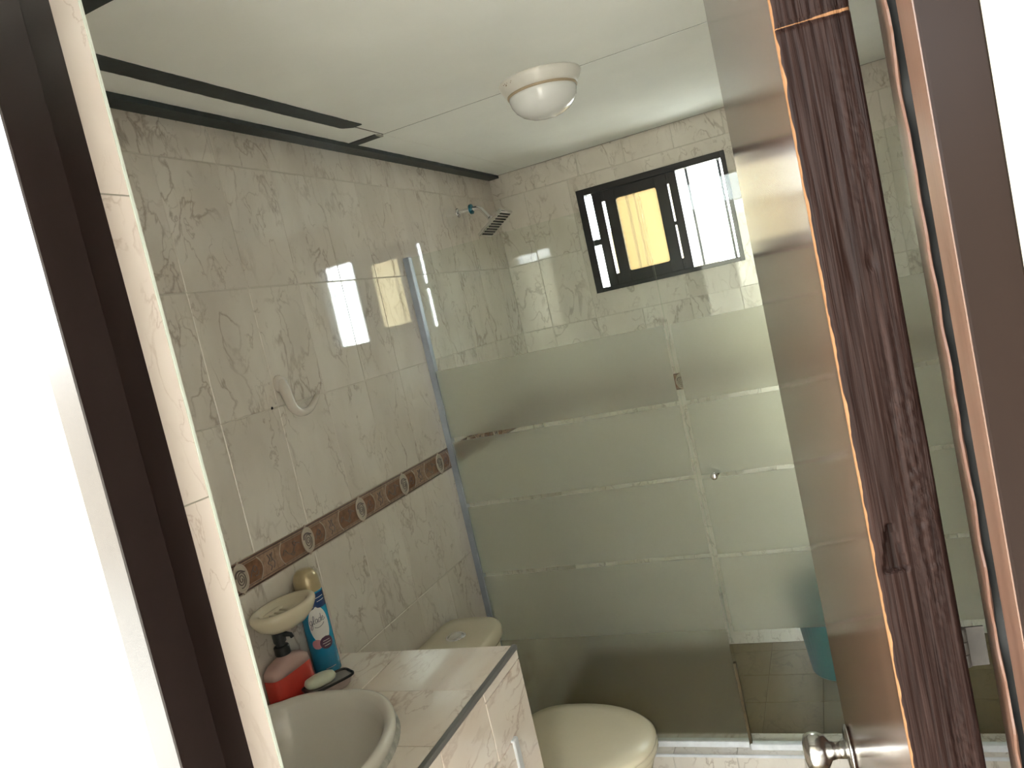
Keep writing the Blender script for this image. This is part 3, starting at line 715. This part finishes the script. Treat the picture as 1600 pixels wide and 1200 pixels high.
# hand soap dispenser
sb = empty('soap_dispenser', (.031, 1.318, CT), math.radians(86)); tag(sb, 'clear plastic hand soap bottle with red liquid and black pump', 'soap bottle')
def rrect(hx, hy, e, n=36): return [(hx*math.copysign(abs(math.cos(2*PI*i/n))**(2/e), math.cos(2*PI*i/n)), hy*math.copysign(abs(math.sin(2*PI*i/n))**(2/e), math.sin(2*PI*i/n))) for i in range(n)]
obj('liquid', loft([(rrect(0.0551, .024, 4), .0), (rrect(0.0594, .026, 4), .004), (rrect(0.0594, .026, 4), .060), (rrect(0.0588, .0258, 4), .070)]), M['liquid_red'], sb, smooth=False)
obj('bottle', loft([(rrect(0.0594, .0260, 4), .0702), (rrect(0.0572, .0255, 3.6), .084), (rrect(.044, .0235, 3), .094), (rrect(.024, .0180, 2.4), .100), (rrect(.0135, .0135, 2), .104), (rrect(.0130, .0130, 2), .110)]), M['bottle_plastic'], sb, smooth=True)
pm = obj('pump', lathe([(.0165, .106), (.0172, .108), (.0172, .124), (.0160, .126), (.0110, .127), (.0105, .134), (.0140, .135), (.0145, .156), (.0130, .158)], 24), M['black_plastic'], sb, smooth=False)
obj('spout', tube(bmesh.new(), [(0, 0, .150), (.006, -.016, .150), (.010, -.026, .147), (.011, -.028, .140)], [.0065, .006, .005, .0045], 10), M['black_plastic'], pm, smooth=True)

# air freshener can
RC = .0312
can = empty('air_freshener_can', (.033, 1.446, CT)); tag(can, 'tall blue air freshener spray can with gold cap by the wall', 'spray can')
obj('body', lathe([(.029, 0), (RC, .002), (RC, .196), (.0308, .199), (.0295, .2)], 48), M['can_blue'], can, smooth=True)
obj('cap', lathe([(.0306, .199), (.0309, .202), (.0304, .216), (.0290, .232), (.0240, .244), (.0160, .2515), (.005, .253)], 48), M['can_gold'], can, smooth=True)
TH0 = math.radians(-46)
def wrap(s, z, dr): r = RC+dr; return (r*math.cos(TH0+s/RC), r*math.sin(TH0+s/RC), z)
def patch(name, poly, m, dr=.0003, n=14):
    """poly = (left(z), right(z), z0, z1): a printed patch that follows the can"""
    L, R_, z0, z1 = poly; bm = bmesh.new(); G = []
    for i in range(n+1):
        z = z0+(z1-z0)*i/n; a, b_ = L(z), R_(z); G.append([bm.verts.new(wrap(a+(b_-a)*j/12, z, dr)) for j in range(13)])
    for p, q in zip(G, G[1:]):
        for j in range(12): bm.faces.new((p[j], p[j+1], q[j+1], q[j]))
    return obj(name, bm, M[m], can, smooth=True)
def oval(cs, cz, a, b_): return (lambda z: cs-a*math.sqrt(max(0, 1-((z-cz)/b_)**2)), lambda z: cs+a*math.sqrt(max(0, 1-((z-cz)/b_)**2)), cz-b_, cz+b_)
patch('navy_flash', (lambda z: -.012-.3*(z-.165), lambda z: .045, .160, .196), 'can_navy', .0002)
patch('label_oval', oval(.003, .122, .0240, .044), 'can_white', .0004)
patch('flower_print', oval(-.012, .078, .012, .012), 'can_pink', .0005)
patch('badge', oval(.010, .077, .016, .0155), 'can_plum', .0006)
bm = bmesh.new()
def ink(P_, r=.00055): tube(bm, [wrap(v.x, v.y, .0006) for v in catmull([(a, b_, 0) for a, b_ in P_], 5)], r, 5)
ox, oz, k = -.0185, .124, .00140
def st(P_, dx): ink([(ox+(dx+a)*k, oz+b_*k+(dx+a)*k*.16) for a, b_ in P_])
st([(5, 7), (2.5, 8), (.5, 5), (1.5, 1), (4, 2), (5, 7), (4.6, -2), (3, -7), (.5, -6), (2, -2), (6, 2)], 0)
st([(0, 2), (2.5, 9), (2.6, 14), (1, 13), (.5, 6), (1.2, 1), (3.2, 2)], 6.5)
st([(4.2, 6.5), (2, 8), (.3, 4.5), (1.4, 1), (3.6, 3.4), (4.2, 7), (4.2, 2), (5.6, 1.6)], 10.2)
st([(4, 6.5), (2, 8), (.3, 4.5), (1.4, 1), (3.6, 3.4), (4.9, 14.5), (4.2, 3), (5.6, 1.6)], 15.8)
st([(0, 4), (3, 5.5), (2.4, 8), (.5, 6), (.8, 2), (2.8, .8), (5.5, 3.5)], 21.4)
st([(2, -4.5), (8, -7), (15, -5.5), (19, -2.5)], 5)
obj('brand_lettering', bm, M['ink'], can)
for z, s0, s1, r_, dr in ((.184, .002, .030, .0006, .0006), (.176, .010, .030, .0006, .0006), (.016, -.006, .018, .0006, .0006), (.095, -.004, .016, .0004, .0006), (.082, .002, .018, .0007, .0009), (.076, .0, .020, .0007, .0009), (.070, .003, .017, .0007, .0009)):
    obj('print_line', tube(bmesh.new(), [wrap(s0+(s1-s0)*i/8, z+.06*(s1-s0)*i/8, dr) for i in range(9)], r_, 4), M['can_white'], can)

# soap tray with bar
tr = empty('soap_tray', (.108, 1.347, CT), math.radians(60)); tag(tr, 'small soap tray with black rim and pinkish body on the counter', 'soap tray')
obj('body', loft([(rrect(.040, .019, 3), 0), (rrect(.047, .023, 3.5), .006), (rrect(.051, .0265, 4), .018), (rrect(.052, .0275, 4), .022)]), M['dish_pink'], tr, smooth=True)
bm = bmesh.new(); rr_ = rrect(.054, .029, 5, 40)+[rrect(.054, .029, 5, 40)[0]]
tube(bm, [(x, y, .024) for x, y in rr_], .0032, 6); obj('rim', bm, M['black_plastic'], tr, smooth=True)
obj('inset', loft([(rrect(.052, .027, 5), .0215), (rrect(.051, .026, 5), .0228)]), M['dish_grey'], tr)
so = tag(obj('soap_bar', loft([(rrect(.022, .013, 2.6), .0), (rrect(.033, .020, 2.6), .005), (rrect(.036, .0225, 2.6), .012), (rrect(.033, .020, 2.6), .019), (rrect(.020, .012, 2.4), .0235), (rrect(.006, .004, 2), .0245)]), M['soap_green'], None, smooth=True), 'pale green bar of soap lying on the black-rimmed tray', 'soap')
so.location = (.098, 1.335, CT+.0228); so.rotation_euler = (0, 0, math.radians(60))

# towel hook
bm = bmesh.new()
P_ = catmull([(.004, 1.566, 1.556), (.016, 1.562, 1.541), (.026, 1.556, 1.518), (.033, 1.556, 1.493), (.037, 1.574, 1.477), (.038, 1.605, 1.4765), (.038, 1.630, 1.488), (.036, 1.6545, 1.504)], 6)
tube(bm, P_, [.0165-.0095*(i/(len(P_)-1))**.8 for i in range(len(P_))], 14)
hk = empty('towel_hook', (0, 1.566, 1.556)); tag(hk, 'curved cream ceramic towel hook on the tiled wall', 'hook')
bmesh.ops.translate(bm, verts=bm.verts, vec=(0, -1.566, -1.556)); obj('arm', bm, M['ceramic_hook'], hk, smooth=True)
obj('base', lathe([(.022, 0), (.022, .004), (.0185, .010), (.010, .013)], 28), M['ceramic_hook'], hk, smooth=True, rot=(0, PI/2, 0))
pg = tag(obj('wall_plug', lathe([(.0035, -.001), (.0034, .001), (.002, .0016)], 12), M['dark'], None, loc=(0, 1.520, 1.504), rot=(0, PI/2, 0)), 'tiny dark screw plug in the tile beside the towel hook', 'plug')

# ------------------------------------------------------------------ unseen porch around the viewer, opened and roofed to set the light indoors
struct('wall_hall_left', boxm(-.42, -.30, .20, YF0, 0, 2.45), M['hall_paint'], label='short end of the cream porch wall')
struct('wall_hall_right', boxm(1.85, 1.97, -1.9, YF0, 0, 2.45), M['hall_paint'], label='plain cream porch wall')
struct('ceiling_hall', boxm(-.42, 1.97, -1.9, YF1, 2.45, 2.55), M['hall_paint'], label='white porch ceiling, unseen, its reach set to limit the sky light')  # depth chosen to hold back high sky light
post = tag(obj('porch_post', boxm(-.40, -.28, -1.88, -1.76, 0, 2.45, bevel=.004), M['hall_paint']), 'square cream post carrying the porch roof', 'post')

# outdoors
def house(name, label, parts, m):
    e = empty(name, (parts[0][1], parts[0][3], 0)); tag(e, label, 'building', 'houses beyond the window')
    for nm, x0, x1, y0, y1, z0, z1, mm in parts:
        o = obj(nm, boxm(x0-e.location.x, x1-e.location.x, y0-e.location.y, y1-e.location.y, z0, z1), M[mm], e)
    return e
house('ochre_house', 'ochre plastered house glimpsed through the narrow gap of the window', [('wall', -.60, -.10, 8.0, 12, -.1, 5.2, 'ochre_plaster'), ('annex', -.78, -.60, 8.1, 12, -.1, 2.2, 'ochre_plaster'), ('roof', -.66, -.04, 7.9, 12.1, 5.2, 5.35, 'roof_sheet')], None)
house('white_house', 'low white plastered wall beyond the ochre house', [('wall', -4.2, -.80, 9.0, 12, -.1, 2.12, 'white_plaster'), ('coping', -4.25, -.78, 8.95, 12.05, 2.12, 2.18, 'white_plaster')], None)
tag(obj('added_patio_wall', boxm(-9, 9, -4.8, -4.6, -.1, 2.3), M['patio_plaster']), 'unseen sandy plastered wall added behind the porch to dim the low sky', 'wall')  # out of view, added to screen the low sky behind the viewer
tag(obj('ground', boxm(-40, 40, -40, 40, -.2, -.1), M['ground']), 'bare ground outside the house', 'ground', kind='structure')
